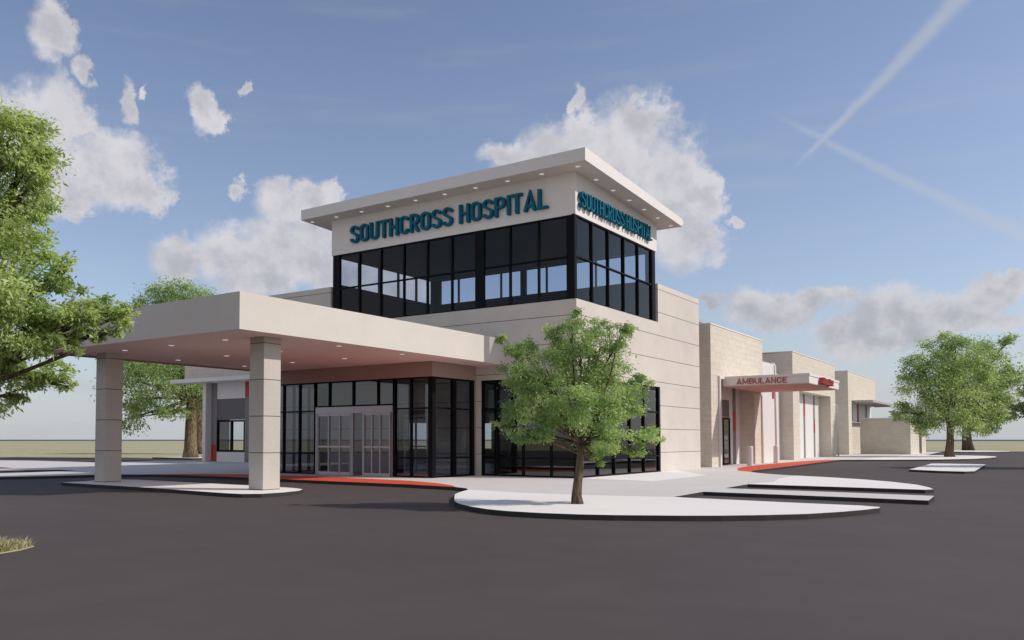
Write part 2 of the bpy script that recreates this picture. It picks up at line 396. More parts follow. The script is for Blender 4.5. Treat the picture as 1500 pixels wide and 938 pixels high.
def build_child(mb, name, mat, parent_obj, root):
    o = mb.build(name, M[mat]); o.parent = parent_obj
    from mathutils import Matrix
    o.matrix_parent_inverse = Matrix.Translation(root.location).inverted() if False else Matrix.Identity(4)
    return o

# tower glazing
Yt, Xt, Xtl, Ytr = Ya+.05, Xb-.05, -26.08, 35.11
Z4, ZM = 9.71, 8.19
ua = [sx(v) for v in (-26.93, -25.52, -24.25, -22.94, -21.66, -20.37, -18.97, -17.52, -16.22, -14.8)]
glazing(main, 'tower_window', 'x', Yt, 1, ua, (ZS, ZM, Z4), 'tglass', ends={0: .40, 6: .40, 9: .36})
ub = [sx(v) for v in (28.57, 30.07, 31.55, 33.07, 34.55, 36.25)]
glazing(main, 'tower_window', 'y', Xt, -1, ub, (ZS, ZM, Z4), 'tglass', ends={0: .10, 5: .34})
ul = list(np.linspace(Yt+.25, Ytr-.2, 6))
glazing(main, 'tower_window', 'y', Xtl, 1, ul, (8.40, Z4), 'tglass', ends={0: .3, 5: .3})
uc = list(np.linspace(Xtl+.3, Xt-.3, 10))
glazing(main, 'tower_window', 'x', Ytr, -1, uc, (8.40, Z4), 'tglass', ends={0: .3, 9: .3, 4: .3})
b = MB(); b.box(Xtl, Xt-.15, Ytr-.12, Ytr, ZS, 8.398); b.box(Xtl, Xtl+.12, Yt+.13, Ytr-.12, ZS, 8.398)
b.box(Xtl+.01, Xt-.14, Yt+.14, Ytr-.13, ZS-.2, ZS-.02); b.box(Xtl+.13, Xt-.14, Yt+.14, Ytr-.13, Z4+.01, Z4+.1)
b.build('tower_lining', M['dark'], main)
b = MB()
def zr(y, top=False):
    t = (y-26.61)/(36.11-26.61); so = 11.315+(10.90-11.315)*t
    return so+(.455+(.335-.455)*t) if top else so
x0, x1, y0, y1 = Xtl-.06, Xb-.03, Ya+.03, Ytr+.06
for (xa, xb_, ya, yb) in ((x0, x1, y0, y0+.2), (x1-.2, x1, y0+.2, y1-.2), (x0, x0+.2, y0+.2, y1-.2), (x0, x1, y1-.2, y1)):
    v = [(xa, ya, Z4), (xb_, ya, Z4), (xb_, yb, Z4), (xa, yb, Z4), (xa, ya, zr(ya)+.05), (xb_, ya, zr(ya)+.05), (xb_, yb, zr(yb)+.05), (xa, yb, zr(yb)+.05)]
    b.add(v, [(0,3,2,1),(4,5,6,7),(0,1,5,4),(1,2,6,5),(2,3,7,6),(3,0,4,7)])
b.build('tower_fascia', M['fascia'], main)
rx0, rx1, ry0, ry1 = -27.23, -13.19, 26.61, 36.11
b = MB()
v = [(rx0, ry0, zr(ry0)), (rx1, ry0, zr(ry0)), (rx1, ry1, zr(ry1)), (rx0, ry1, zr(ry1)), (rx0, ry0, zr(ry0, 1)), (rx1, ry0, zr(ry0, 1)), (rx1, ry1, zr(ry1, 1)), (rx0, ry1, zr(ry1, 1))]
b.add(v, [(0,3,2,1)], 1); b.add(v, [(4,5,6,7),(0,1,5,4),(1,2,6,5),(2,3,7,6),(3,0,4,7)], 0)
b.box(rx1-.35, rx1-.004, ry1, ry1+.14, zr(ry1)+.10, zr(ry1, 1)-.05)
roof = b.build('tower_roof', [M['fascia'], M['towersoffit']], main)
def downlight(x, y, z, r, parent):
    b = MB(); n = 14
    ring = [(x+r*cos(2*pi*k/n), y+r*sin(2*pi*k/n)) for k in range(n)]
    b.prism(ring, z-.012, z-.001, 0, bottom=True)
    o = b.build('downlight', M['light'], parent); return o
for x in np.linspace(-27.49, -13.97, 10):
    downlight(x*.981, 27.58*.981, zr(27.06), .085, roof)
for y in (29.2, 30.88, 32.58, 34.28, 35.97, 37.7):
    q = (11.315-(y-29.2)*.04-1.5)/10
    downlight((-14.02-(y-29.2)*.036)*q, y*q, zr(y*q), .085, roof)

# corner glass on the ground floor
G0 = .105
u1 = [-18.1] + [sx(v) for v in (-18.19, -16.95, -15.71)] + [Xb-.06]
glazing(main, 'corner_window', 'x', Ya+.04, 1, [-18.08, -17.47, -16.28, -15.09, -14.06], (G0, .80, 2.68, ZH), 'glass', ends={0: .08, 4: .1})
glazing(main, 'corner_window', 'y', Xb-.04, -1, [Ya+.09]+[sx(v) for v in (30.48, 31.97, 33.54, 35.03)]+[yg-.06], (G0, .80, 2.68, ZH), 'glass', ends={0: .1, 5: .1})

# vestibule
VX, VY, VL = -18.35, 24.55, -26.6
k = 1.02
zv = 3.80
b = MB(); b.prism([(VL, VY), (VX, VY), (VX, Ya), (VX-.25, Ya), (VX-.25, VY+.25), (VL+.25, VY+.25), (VL+.25, Ya), (VL, Ya)], zv, 4.345, bottom=True)
b.build('entrance_header', M['header'], main)
b = MB(); b.box(VL+.25, VX-.25, VY+.25, Ya, zv+.03, zv+.12); b.build('ceiling', M['lobby'], main)
vx = [v*k for v in (-26.0, -25.59, -24.68, -23.82)]
glazing(main, 'entrance_window', 'x', VY+.02, 1, [VL+.07]+vx[1:], (G0, .93, 2.64, zv), 'glass', ends={0: .14})
glazing(main, 'entrance_window', 'x', VY+.02, 1, [v*k for v in (-23.82, -23.04, -21.79, -20.55, -19.76)], (2.79, zv), 'glass')
glazing(main, 'entrance_window', 'x', VY+.02, 1, [-19.76*k, -18.98*k, VX-.09], (G0, .82, 2.65, zv), 'glass', ends={2: .2, 0: .12})
glazing(main, 'entrance_window', 'y', VX-.02, -1, [VY+.12, 25.48*k, 26.7*k], (G0, .82, 2.66, zv), 'glass', ends={0: .22, 1: .2, 2: .16})
b = MB(); b.box(VX-.2, VX-.004, 26.7*k+.085, Ya-.01, 0.1, zv-.002); b.build('pier', M['header'], main)
glazing(main, 'entrance_window', 'y', VL+.02, 1, list(np.linspace(VY+.15, Ya-.05, 4)), (G0, .93, 2.64, zv), 'glass')
def door(x0, x1, yp, posts, zt=2.53, mat='silver', rail=1.18, fw=.042):
    b = MB()
    for p in posts: b.box(p-fw/2, p+fw/2, yp-.012, yp+.09, G0, zt)
    for a, c in zip(posts[:-1], posts[1:]):
        for z, h in ((G0, .12), (rail, .07), (zt-.10, .10)):
            b.box(a+fw/2, c-fw/2, yp, yp+.08, z, z+h)
    o = b.build('door', M[mat], main)
    g = MB()
    g.add([(posts[0], yp+.045, G0), (posts[-1], yp+.045, G0), (posts[-1], yp+.045, zt), (posts[0], yp+.045, zt)], [(0, 1, 2, 3)])
    g.build('glass', M['clear'], o)
    return o
dY = VY+.03
b = MB(); b.box(-23.78*k, -19.80*k, dY, dY+.1, 2.535, 2.785)
for u in (-23.74, -21.84, -21.28, -19.84): b.box(u*k-.035, u*k+.035, dY+.004, dY+.1, G0, 2.534)
o = b.build('door_frame', M['silver'], main)
g = MB(); g.add([(-21.84*k, dY+.06, G0), (-21.28*k, dY+.06, G0), (-21.28*k, dY+.06, 2.534), (-21.84*k, dY+.06, 2.534)], [(0,1,2,3)])
g.build('glass', M['glass'], o)
door(0, 0, dY+.02, [v*k for v in (-23.66, -23.08, -22.50, -21.93)])
door(0, 0, dY-.05, [v*k for v in (-21.20, -20.80, -20.40, -19.93)])
IX = lambda px: float(ony(px, 640, Ya+.1)[0])
door(0, 0, Ya-.02, [IX(595), IX(611), IX(628)])
b = MB(); b.box(IX(579), IX(594), Ya, Ya+.1, .112, 2.7); b.build('door_panel', M['frame'], main)
b = MB(); b.box(VL+.3, IX(579)-.002, Ya, Ya+.2, .112, zv); b.build('inner_wall', M['panel'], main)
b = MB(); b.box(IX(629), VX-.21, Ya, Ya+.2, .112, zv); b.build('inner_wall', M['panel'], main)
b = MB(); b.box(IX(579), IX(629)-.002, Ya, Ya+.2, 2.702, zv); b.build('inner_wall', M['panel'], main)

# ------------------------------------------------------------------ raised lettering (stroke font)
def arc(cx, cy, r, a0, a1, n=9, ry=None):
    return [(cx+r*cos(radians(a0+(a1-a0)*i/n)), cy+(ry or r)*sin(radians(a0+(a1-a0)*i/n))) for i in range(n+1)]
def glyphs(w, t):
    h = t/2; r = (w-t)/2; Lx, Rx, C = h, w-h, w/2
    sO = arc(C, 1-h-r, r, 0, 180)+arc(C, h+r, r, 180, 360)
    mid = .52
    return {
     'S': (w, [(arc(C, 1-h-r, r, -8, 180)+[(Lx, .70), (Lx+.035, .63), (C, .53), (Rx-.035, .42), (Rx, .34)]+arc(C, h+r, r, 0, -188), False)]),
     'O': (w, [(sO, True)]),
     'U': (w, [([(Lx, 1)]+arc(C, h+r, r, 180, 360)+[(Rx, 1)], False)]),
     'T': (w*.95, [([(0, 1-h), (w*.95, 1-h)], False), ([(w*.475, 1-t), (w*.475, 0)], False)]),
     'H': (w, [([(Lx, 0), (Lx, 1)], False), ([(Rx, 0), (Rx, 1)], False), ([(t, mid), (w-t, mid)], False)]),
     'C': (w, [(arc(C, 1-h-r, r, -8, 180)+arc(C, h+r, r, 180, 368), False)]),
     'R': (w, [([(Lx, 0), (Lx, 1-h)]+[(Rx-r*.8, 1-h)]+arc(Rx-r*.8, 1-h-.215, r*.8, 90, -90, ry=.215)+[(t, 1-h-.43)], False), ([(C*.95, 1-h-.43-h), (Rx, 0)], False)]),
     'P': (w, [([(Lx, 0), (Lx, 1-h)]+[(Rx-r*.8, 1-h)]+arc(Rx-r*.8, 1-h-.235, r*.8, 90, -90, ry=.235)+[(t, 1-h-.47)], False)]),
     'I': (t, [([(h, 0), (h, 1)], False)]),
     'A': (w*1.1, [([(h*.9, 0), (w*.55, 1-h*.6), (w*1.1-h*.9, 0)], False), ([(w*.30, .26), (w*.80, .26)], False)]),
     'L': (w*.85, [([(Lx, 1), (Lx, h), (w*.85, h)], False)]),
     'M': (w*1.3, [([(Lx, 0), (Lx, 1-h*.5), (w*.65, .18), (w*1.3-h, 1-h*.5), (w*1.3-h, 0)], False)]),
     'B': (w, [([(Lx, h), (Lx, 1-h), (Rx-r*.9, 1-h)]+arc(Rx-r*.9, 1-h-.2, r*.8, 90, -90, ry=.2)+[(t, 1-h-.4)], False),
               ([(t, 1-h-.4-.004), (Rx-r*.8, 1-h-.4-.004)]+arc(Rx-r*.8, h+.225, r*.85, 90, -90, ry=.225)+[(Lx+h, h)], False)]),
     'N': (w, [([(Lx, 0), (Lx, 1-h*.5), (Rx, h*.5), (Rx, 1)], False)]),
     'E': (w*.92, [([(w*.92, 1-h), (Lx, 1-h), (Lx, h), (w*.92, h)], False), ([(t, .52), (w*.84, .52)], False)]),
     ' ': (w*.38, []),
    }
def sweep(b, pts, closed, t, to3, depth):
    P = [Vector((x, y)) for x, y in pts]; n = len(P); Ls, Rs = [], []
    for i in range(n):
        a = P[(i-1) % n] if (closed or i > 0) else None; c = P[(i+1) % n] if (closed or i < n-1) else None
        d1 = (P[i]-a) if a is not None else None; d2 = (c-P[i]) if c is not None else None
        if d1 is not None and d1.length < 1e-6: d1 = d2
        if d2 is not None and d2.length < 1e-6: d2 = d1
        d1 = d1.normalized() if d1 is not None else d2.normalized(); d2 = d2.normalized() if d2 is not None else d1
        n1 = Vector((-d1.y, d1.x)); n2 = Vector((-d2.y, d2.x)); m = n1+n2
        if m.length < 1e-4: m = n1.copy()
        m.normalize(); kf = min(1/max(m.dot(n1), .35), 1.9)
        Ls.append(P[i]+m*t/2*kf); Rs.append(P[i]-m*t/2*kf)
    v = [to3(p, depth) for p in Ls]+[to3(p, depth) for p in Rs]+[to3(p, 0) for p in Ls]+[to3(p, 0) for p in Rs]
    f = []
    for i in range(n if closed else n-1):
        j = (i+1) % n
        f += [(i, j, n+j, n+i), (2*n+i, 3*n+i, 3*n+j, 2*n+j), (i, 2*n+i, 2*n+j, j), (n+i, n+j, 3*n+j, 3*n+i)]
    if not closed:
        f += [(0, n, 3*n, 2*n), (n-1, 3*n-1, 4*n-1, 2*n-1)]
    b.add(v, f)
def lettering(name, text, origin, udir, ndir, length, height, depth, mat, label, w=.46, t=.125, gap=.07, off=0.0):
    G = glyphs(w, t); tot = sum(G[c][0]+gap for c in text)-gap; kx = length/(tot*height)
    o3 = Vector(origin); u = Vector(udir); nn = Vector(ndir); x = 0
    root = thing(name, tuple(o3), label, 'sign', 'raised hospital letterings on the tower' if name == 'hospital_sign' else 'red letterings on the small canopy')
    for c in text:
        gw, strokes = G[c]; b = MB()
        for i, (pts, cl) in enumerate(strokes):
            def to3(p, d, x=x, i=i): return tuple(o3 + u*((x+p.x)*kx*height) + Vector((0, 0, p.y*height)) + nn*(off+d+(0 if d == 0 else -i*.004)))
            sweep(b, pts, cl, t, to3, depth)
        if strokes: b.build('letter', M[mat], root)
        x += gw+gap
    return root
xa, xb_ = sx(-25.94), sx(-15.72)
lettering('hospital_sign', 'SOUTHCROSS HOSPITAL', (xa, Ya+.03, sz(10.435)), (1, 0, 0), (0, -1, 0), xb_-xa, .755, .15, 'blue', 'wide row of raised blue hospital letters on the shaded long fascia of the tower', off=.01)
lettering('hospital_sign', 'SOUTHCROSS HOSPITAL', (Xb-.03, sx(28.78), sz(10.36)), (0, 1, 0), (1, 0, 0), sx(35.7)-sx(28.78),   .58, .17, 'blue', 'compact row of raised teal hospital letters on the narrow sunlit fascia of the tower', off=.01, t=.102)

# ------------------------------------------------------------------ entrance canopy
can = thing('entrance_canopy', (-21.9, 21, 0), 'flat drive-through entrance canopy on square concrete columns in front of the doors', 'canopy')
cx0, cx1, cy0, cy1, cz0, cz1 = -26.84, -17.02, 14.47, Ya-.003, 4.35, 5.33
b = MB()
v = [(cx0,cy0,cz0),(cx1,cy0,cz0),(cx1,cy1,cz0),(cx0,cy1,cz0),(cx0,cy0,cz1),(cx1,cy0,cz1),(cx1,cy1,cz1),(cx0,cy1,cz1)]
b.add(v, [(4,5,6,7),(0,1,5,4),(1,2,6,5),(2,3,7,6),(3,0,4,7)])
b.build('canopy_roof', M['stucco'], can)
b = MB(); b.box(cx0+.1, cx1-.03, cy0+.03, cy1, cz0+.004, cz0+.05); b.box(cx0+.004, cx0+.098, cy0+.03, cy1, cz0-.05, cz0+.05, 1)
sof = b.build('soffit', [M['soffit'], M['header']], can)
for y, xs in ((15.85, (-24.13, -21.73, -19.24)), (18.93, (-25.56, -22.9, -20.3, -17.7)), (22.0, (-25.56, -22.9, -20.3, -17.7))):
    for x in xs: downlight(x, y, cz0+.004, .085, sof)
for (xa, xb_) in ((-18.31, -17.73), (-25.89, -25.33)):
    b = MB(); b.box(xa, xb_, 15.95, 16.58, .09, cz0+.004); b.build('column', M['column'], can, bevel=.012)

# ------------------------------------------------------------------ wing with the drive-up window (behind canopy)
wing = thing('window_wing', (-43, 37, 0), 'low grey-panelled wing with a sliding black window behind the canopy columns', 'building')
wy = 35.0
W = lambda x, y=620: ony(x, y, wy)[0]
WZ = lambda x, y: ony(x, y, wy)[2]
wl, wr = W(305), W(420)
b = MB()
sy = wy-.5
b.box(W(273, 545), wr, wy-.12, wy+8, WZ(330, 553), 7.2)
b.build('stone_parapet', M['stone'], wing)
b = MB()
zt = WZ(330, 553)-.003
eo0, eo1 = onx(334, 640, wl+.15)[1], onx(363, 640, wl+.15)[1]
b.box(wl, wl+.3, wy-.45, eo0, .1, zt); b.box(wl, wl+.3, eo1, wy+8, .1, zt)
b.box(wl, wl+.3, eo0, eo1, .1, .75); b.box(wl, wl+.3, eo0, eo1, 2.9, zt)
b.build('end_wall', M['white'], wing)
x1_, x2_, x3_ = W(309), W(317.5), W(358.5)
b = MB(); b.box(wl+.302, x2_, wy, wy+.15, .1, zt); b.box(x3_, W(365.5), wy, wy+.15, .1, zt); b.build('grey_panel', M['grey'], wing)
b = MB(); b.box(x2_, x3_, wy+.02, wy+.15, WZ(340, 584), zt); b.box(x2_, x3_, wy+.02, wy+.15, .1, WZ(340, 662.5)); b.box(W(365.5), wr, wy, wy+.15, .1, zt); b.build('white_panel', M['white'], wing)
b = MB(); b.box(x2_, x3_, wy+.03, wy+.15, WZ(340, 615), WZ(340, 584)-.003); b.build('slate_panel', M['dgrey'], wing)
b = MB(); b.box(wl+.35, x2_-.05, wy-.02, wy+.001, .15, WZ(313, 652)); b.build('red_panel', M['red'], wing)
b = MB(); b.box(W(359), W(365), wy-.02, wy+.001, WZ(362, 582), WZ(362, 560)); b.build('red_panel', M['red'], wing)
glazing(wing, 'sliding_window', 'x', wy+.01, 1, [x2_+.05, W(338.5), x3_-.05], (WZ(340, 662), WZ(340, 615.5)), 'clear', fw=.12, ends={1: .16})
b = MB()   # inner back wall: solid to the left of the view-through opening
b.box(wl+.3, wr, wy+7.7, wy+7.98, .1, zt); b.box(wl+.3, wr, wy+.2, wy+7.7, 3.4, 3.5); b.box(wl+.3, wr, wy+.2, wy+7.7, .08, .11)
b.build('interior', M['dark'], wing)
b = MB(); aw = 1.15
ax0, ax1 = onx(249, 558, -46.6)[0], wr
ya = 33.6
A0 = ony(249, 559.5, ya); A1 = ony(420, 548, ya)
b.box(A0[0], A1[0], ya, wy-.125, A0[2]-.13, A0[2]+.11)
aws = b.build('awning', M['white'], wing)
for xx in (317, 356): downlight(ony(xx, 560, 34.2)[0], 34.2, A0[2]-.13, .07, aws)

# ------------------------------------------------------------------ stone wings on the right
st = thing('stone_wing', (-16, 60, 0), 'long limestone wing of three stepped blocks with ambulance doors at the right', 'building')
zb = .09
def portal(name, X, yC, yE, zt, yo0, yo1, zl, depth, back=.9):
    """stone block with a tall recessed opening in its +X face"""
    b = MB()
    b.box(X-depth, X, yC, yo0, zb, zt); b.box(X-depth, X, yo1, yE, zb, zt)
    b.box(X-depth, X-.001, yo0, yo1, zl, zt-.001)
    b.box(X-depth-3, X-depth, yC+.02, yE-.02, zb, zt-.02)
    o = b.build(name, M['stone'], st)
    c = MB(); c.box(X-depth-3.03, X+.03, yC-.03, yE+.03, zt, zt+.06); c.build('coping', M['fascia'], o); return o
portal('stone_block', -14.1, 42.4, 51.7, 7.35, 43.75, 49.95, 4.6, .82)
XB = float(ony(1201, 640, 72.74)[0])
portal('stone_block', -14.6, 60.86, 74.55, 7.53, 62.66, 72.74, 4.93, -14.6-XB+.06)
X3 = -15.6
b = MB(); b.box(X3-3.5, X3, 85.33, 86.94, zb, 7.85); b.box(X3-3.5, X3-.001, 86.94, 99.99, 5.2, 7.85); b.box(X3-3.5, X3-.9, 86.94, 99.9, zb, 3.2)
o = b.build('stone_block', M['stone'], st)
c = MB(); c.box(X3-3.53, X3+.03, 85.3, 100.02, 7.85, 7.91); c.build('coping', M['fascia'], o)
# metal-panel infill walls between the blocks
b = MB(); b.box(-16.6, -14.25, 51.72, 54.75, zb, 6.2); b.box(-16.6, -15.45, 54.75, 60.85, zb, 6.0); b.build('white_wall', M['white'], st)
b = MB(); b.box(-18.5, -17.1, 74.57, 85.3, zb, 6.3); b.build('white_wall', M['white'], st)
for X, y, z, r in ((-14.25, 54.95, 6.22, .09), (-14.6, 75.4, 4.3, .07), (-14.05, 51.3, 4.2, .06)):
    b = MB(); b.tube([(X, y, zb), (X, y, z-.15), (X-.05, y, z), (X-.35, y, z+.02)], [r]*4, 8); b.build('downpipe', M['fascia'], st, smooth=True)
# entrance recess in the first block
Xr = -14.90
b = MB()
b.box(Xr-.015, Xr, 43.76, 46.6, zb, 4.6); b.box(Xr-.015, Xr, 47.85, 49.94, zb, 4.6); b.box(Xr-.015, Xr, 46.6, 47.85, 3.7, 4.6)
b.box(Xr+.001, -14.11, 43.752, 43.80, zb, 4.6)
b.build('recess_panel', M['white'], st)
zd = onx(1063, 612, Xr)[2]
b = MB(); b.box(Xr-.012, Xr-.002, 46.62, 47.83, zd+.05, 3.7); b.build('transom_panel', M['dgrey'], st)
f = glazing(st, 'ambulance_door', 'y', Xr-.005, 1, [46.68, 47.77], (.1, zd), 'glass', fw=.12, fd=.06)
b = MB(); b.box(Xr, Xr+.03, 48.45, 48.95, zb, 4.6); b.build('grey_panel', M['grey'], st)
b = MB(); b.box(Xr+.03, Xr+.05, 48.5, 48.9, 2.0, 3.1); b.build('red_panel', M['red'], st)
# ambulance bay panels in the second block
Xr = XB
b = MB(); b.box(Xr-.05, Xr, 62.68, 72.72, zb, 4.93); b.build('bay_panel', M['white'], st)
for i, y in enumerate((64.2, 67.4, 70.6)):
    b = MB(); b.box(Xr, Xr+.03, y, y+.42, zb, 4.93); b.build('grey_panel', M['grey'], st)
    z = ((.1, 1.4), (3.3, 4.5), (2.0, 3.1))[i]
    b = MB(); b.box(Xr+.03, Xr+.05, y+.05, y+.37, *z); b.build('red_panel', M['red'], st)
b = MB(); b.box(-14.9, -14.84, 55.1, 55.4, 3.6, 4.1); b.build('wall_lamp', M['white'], st)
b = MB(); b.box(-14.24, -14.2, 54.3, 54.6, 4.05, 4.7); b.build('red_panel', M['red'], st)
# strip window and awning in the third block
b = MB(); b.box(X3-.6, X3-.4, 86.95, 99.9, 3.2, 5.2); b.build('white_panel', M['white'], st)
f = glazing(st, 'strip_window', 'y', X3-.39, 1, [87.2, 88.8], (3.3, 4.9), 'glass', fw=.12, mat='grey')
for y in (91.8, 96.4):
    b = MB(); b.box(X3-.399, X3-.36, y, y+.7, 3.2, 5.2); b.build('grey_panel', M['grey'], st)
b = MB(); b.box(X3-.359, X3-.33, 91.9, 92.4, 3.2, 4.9); b.build('red_panel', M['red'], st)
b = MB(); b.box(X3+.002, X3+1.7, 87.7, 99.3, 5.02, 5.22)
for i in range(7): b.box(X3+.002, X3+1.55, 88.2+i*1.8, 88.3+i*1.8, 4.9, 5.018)
b.build('awning', M['zinc'], st)

wallo = MB(); wX0, wX1, wY0 = -15.45, -11.15, 90.0
wallo.box(wX0, wX1, wY0, wY0+.4, zb, 3.5); wallo.box(wX1-.4, wX1, wY0+.4, 96.2, zb, 3.5); wallo.box(wX1-.4, wX1, 98.2, 101.5, zb, 3.5)
wr_ = thing('screen_wall', (-13, 90, 0), 'chest-high looking limestone yard wall between the wing and the right-hand trees', 'wall')
wr_['label'] = 'low limestone yard wall at the far right end of the stone wing'
wallo.build('stone_wall', M['stone'], wr_)
b = MB(); b.box(wX0, wX1+.02, wY0-.02, wY0+.42, 3.5, 3.56); b.box(wX1-.42, wX1+.02, wY0+.42, 101.5, 3.5, 3.56); b.build('coping', M['fascia'], wr_)
b = MB(); b.box(wX1-.3, wX1-.2, 96.25, 98.15, .2, 3.1); b.build('gate', M['frame'], wr_)

# ambulance canopy
am = thing('ambulance_canopy', (-12, 47, 4.3), 'small flat white canopy with red lettering over the ambulance doors', 'canopy')
b = MB(); ax0, ax1, ay0, ay1 = -14.095, -9.85, 44.3, 51.3
b.box(ax0, ax1, ay0, ay1, 4.30, 4.66); b.box(ax0, ax1+.03, ay0-.03, ay1+.03, 4.66, 4.78)
b.build('canopy_roof', M['fascia'], am)
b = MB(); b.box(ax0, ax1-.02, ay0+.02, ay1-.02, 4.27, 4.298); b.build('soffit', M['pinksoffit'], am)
b = MB(); b.box(-14.09, -13.99, 43.48, 43.62, zb, 4.78); b.box(-14.09, -13.99, 43.621, 44.26, 4.64, 4.78); b.build('side_frame', M['fascia'], am)
xa = ony(1079, 560, 44.27)[0]; xb_ = ony(1152.5, 557, 44.27)[0]
lettering('ambulance_sign', 'AMBULANCE', (xa, ay0-.002, 4.345), (1, 0, 0), (0, -1, 0), xb_-xa, .29, .035, 'redsign', 'flat dark red ambulance lettering along the shaded front edge of the small canopy', w=.72, t=.15, gap=.13)
lettering('ambulance_sign', 'AMBULANCE', (ax1+.03, 46.2, 4.345), (0, 1, 0), (1, 0, 0), 2.6, .30, .22, 'redsign', 'deep bright red ambulance lettering on the sunlit end of the small canopy', w=.72, t=.17, gap=.12)

# bollards
for i, (x, y, lab) in enumerate(((-13.28, 46.1, 'white round bollard standing nearer the corner of the precast building'), (-13.57, 52.34, 'white round bollard standing farther along, by the plain white wall'))):
    t = thing('bollard', (x, y, .1), lab, 'bollard', 'bollards before the ambulance doors')
    b = MB(); r = .15; n = 20
    b.tube([(x, y, .1), (x, y, 1.08), (x, y, 1.13), (x, y, 1.15)], [r, r, r*.88, r*.5], n); b.build('post', M['white'], t, smooth=False)
    b = MB(); b.tube([(x, y, .1), (x, y, .112)], [r*1.45, r*1.45], n); b.build('base_plate', M['zinc'], t)

# ------------------------------------------------------------------ trees
def leaf_mesh(name, pts, size, mat, parent, root, droop=.5, outward=None, aspect=.36, tint=None):
    n = len(pts); P = np.asarray(pts)
    d = rng.normal(size=(n, 3)); d /= np.linalg.norm(d, axis=1)[:, None]
    d[:, 2] = d[:, 2]*.6-droop
    if outward is not None: d += .5*outward
    d /= np.linalg.norm(d, axis=1)[:, None]
    q = rng.normal(size=(n, 3)); q[:, 2] += 1.1
    s = np.cross(d, q); s /= np.linalg.norm(s, axis=1)[:, None]+1e-9
    nn = np.cross(s, d)
    ln = size*rng.uniform(.6, 1.35, n)[:, None]; wd = ln*aspect
    a = P; c = P+d*ln; m1 = P+d*ln*.45+s*wd*.5-nn*ln*.06; m2 = P+d*ln*.45-s*wd*.5-nn*ln*.06
    V = np.stack([a, m1, c, m2], 1).reshape(-1, 3)
    me = bpy.data.meshes.new(name)
    me.vertices.add(4*n); me.vertices.foreach_set('co', V.astype(np.float32).ravel())
    me.loops.add(4*n); me.loops.foreach_set('vertex_index', np.arange(4*n, dtype=np.int32))
    me.polygons.add(n); me.polygons.foreach_set('loop_start', np.arange(0, 4*n, 4, dtype=np.int32))
    me.polygons.foreach_set('loop_total', np.full(n, 4, dtype=np.int32))
    me.update(calc_edges=True); me.validate()
    at = me.attributes.new('tint', 'FLOAT', 'FACE'); at.data.foreach_set('value', (rng.uniform(0, 1, n) if tint is None else tint).astype(np.float32))
    me.materials.append(mat)
    o = bpy.data.objects.new(name, me); COL.objects.link(o)
    if parent: o.parent = parent; o.matrix_parent_inverse = parent_inv(root)
    return o
def limb(b, p0, p1, r0, r1, n=7, sag=.08, seg=5):
    p0, p1 = Vector(p0), Vector(p1); ln = (p1-p0).length; pts, rr = [], []
    off = Vector((random.uniform(-1, 1), random.uniform(-1, 1), random.uniform(-.2, .6)))*ln*sag
    for i in range(seg+1):
        t = i/seg; p = p0.lerp(p1, t)+off*sin(pi*t)
        if 0 < i < seg: p += Vector((random.uniform(-1, 1), random.uniform(-1, 1), 0))*ln*.015
        pts.append(p); rr.append(r0+(r1-r0)*t**.8)
    b.tube(pts, rr, n); return pts
def tree(name, base, height_fork, r0, lobes, leaf, nleaf, mat, bark, label, group, clump=.22, lean=(0, 0), droop=.5, fork_r=.62, twig=4, flare=.28):
    """lobes: (centre xyz, radius). trunk, limbs to every lobe, twigs, leaves in clumps through the lobe's volume"""
    root = thing(name, tuple(base), label, 'tree', 'shade trees around the car park')
    b = MB(); bx, by, bz = base
    fk = Vector((bx+lean[0], by+lean[1], bz+height_fork))
    pts, rr = [], []
    for i in range(7):
        t = i/6; fl = 1+flare*max(0, 1-t*4)**2
        pts.append(Vector((bx, by, bz-.05)).lerp(fk, t)+Vector((sin(t*4+bx)*.25*r0, cos(t*3+by)*.25*r0, 0))*(1 if i else 0)); rr.append(r0*fl*(1-(1-fork_r)*t))
    b.tube(pts, rr, 14)
    allp, outw, tin = [], [], []
    vol = [l[1]**2 for l in lobes]; tot = sum(vol)
    for (c, r), v in zip(lobes, vol):
        c = np.array(c); cv = Vector(c)
        st = pts[-1] if random.random() < .8 else pts[-2]
        lp = limb(b, st, cv-Vector((0, 0, r*.15)), r0*.42*random.uniform(.7, 1.1), r0*.10)
        k = max(5, int(nleaf*v/tot/170))
        dirs = rng.normal(size=(k, 3)); dirs /= np.linalg.norm(dirs, axis=1)[:, None]
        rad = r*rng.uniform(.12, 1.0, k)**.45
        cc = c+dirs*rad[:, None]*np.array([1, 1, .85])
        for j in range(min(k, twig)):
            limb(b, lp[-2], Vector(cc[j]), r0*.09, r0*.03, 4, .05, 2)
        m = int(nleaf*v/tot/k)
        for j in range(k):
            q = rng.normal(size=(m, 3))*clump*r*np.array([1.15, 1.15, .8])*rng.uniform(.7, 1.25)
            allp.append(cc[j]+q); w = np.repeat(dirs[j][None], m, 0); outw.append(w); tin.append(np.clip(np.full(m, rng.uniform(0, 1))*.65+rng.uniform(0, .35, m), 0, 1))
    b.build('trunk', M[bark], root, smooth=True)
    leaf_mesh('crown', np.concatenate(allp), leaf, M[mat], root, root, droop, np.concatenate(outw), tint=np.concatenate(tin))
    return root
def px_lobes(lst, D, sc):
    out = []
    for px, py, r, dd in lst:
        r = r*sc
        d = D+dd; p = atdepth(px, py, d); out.append((p, r*d/FOC))
    return out

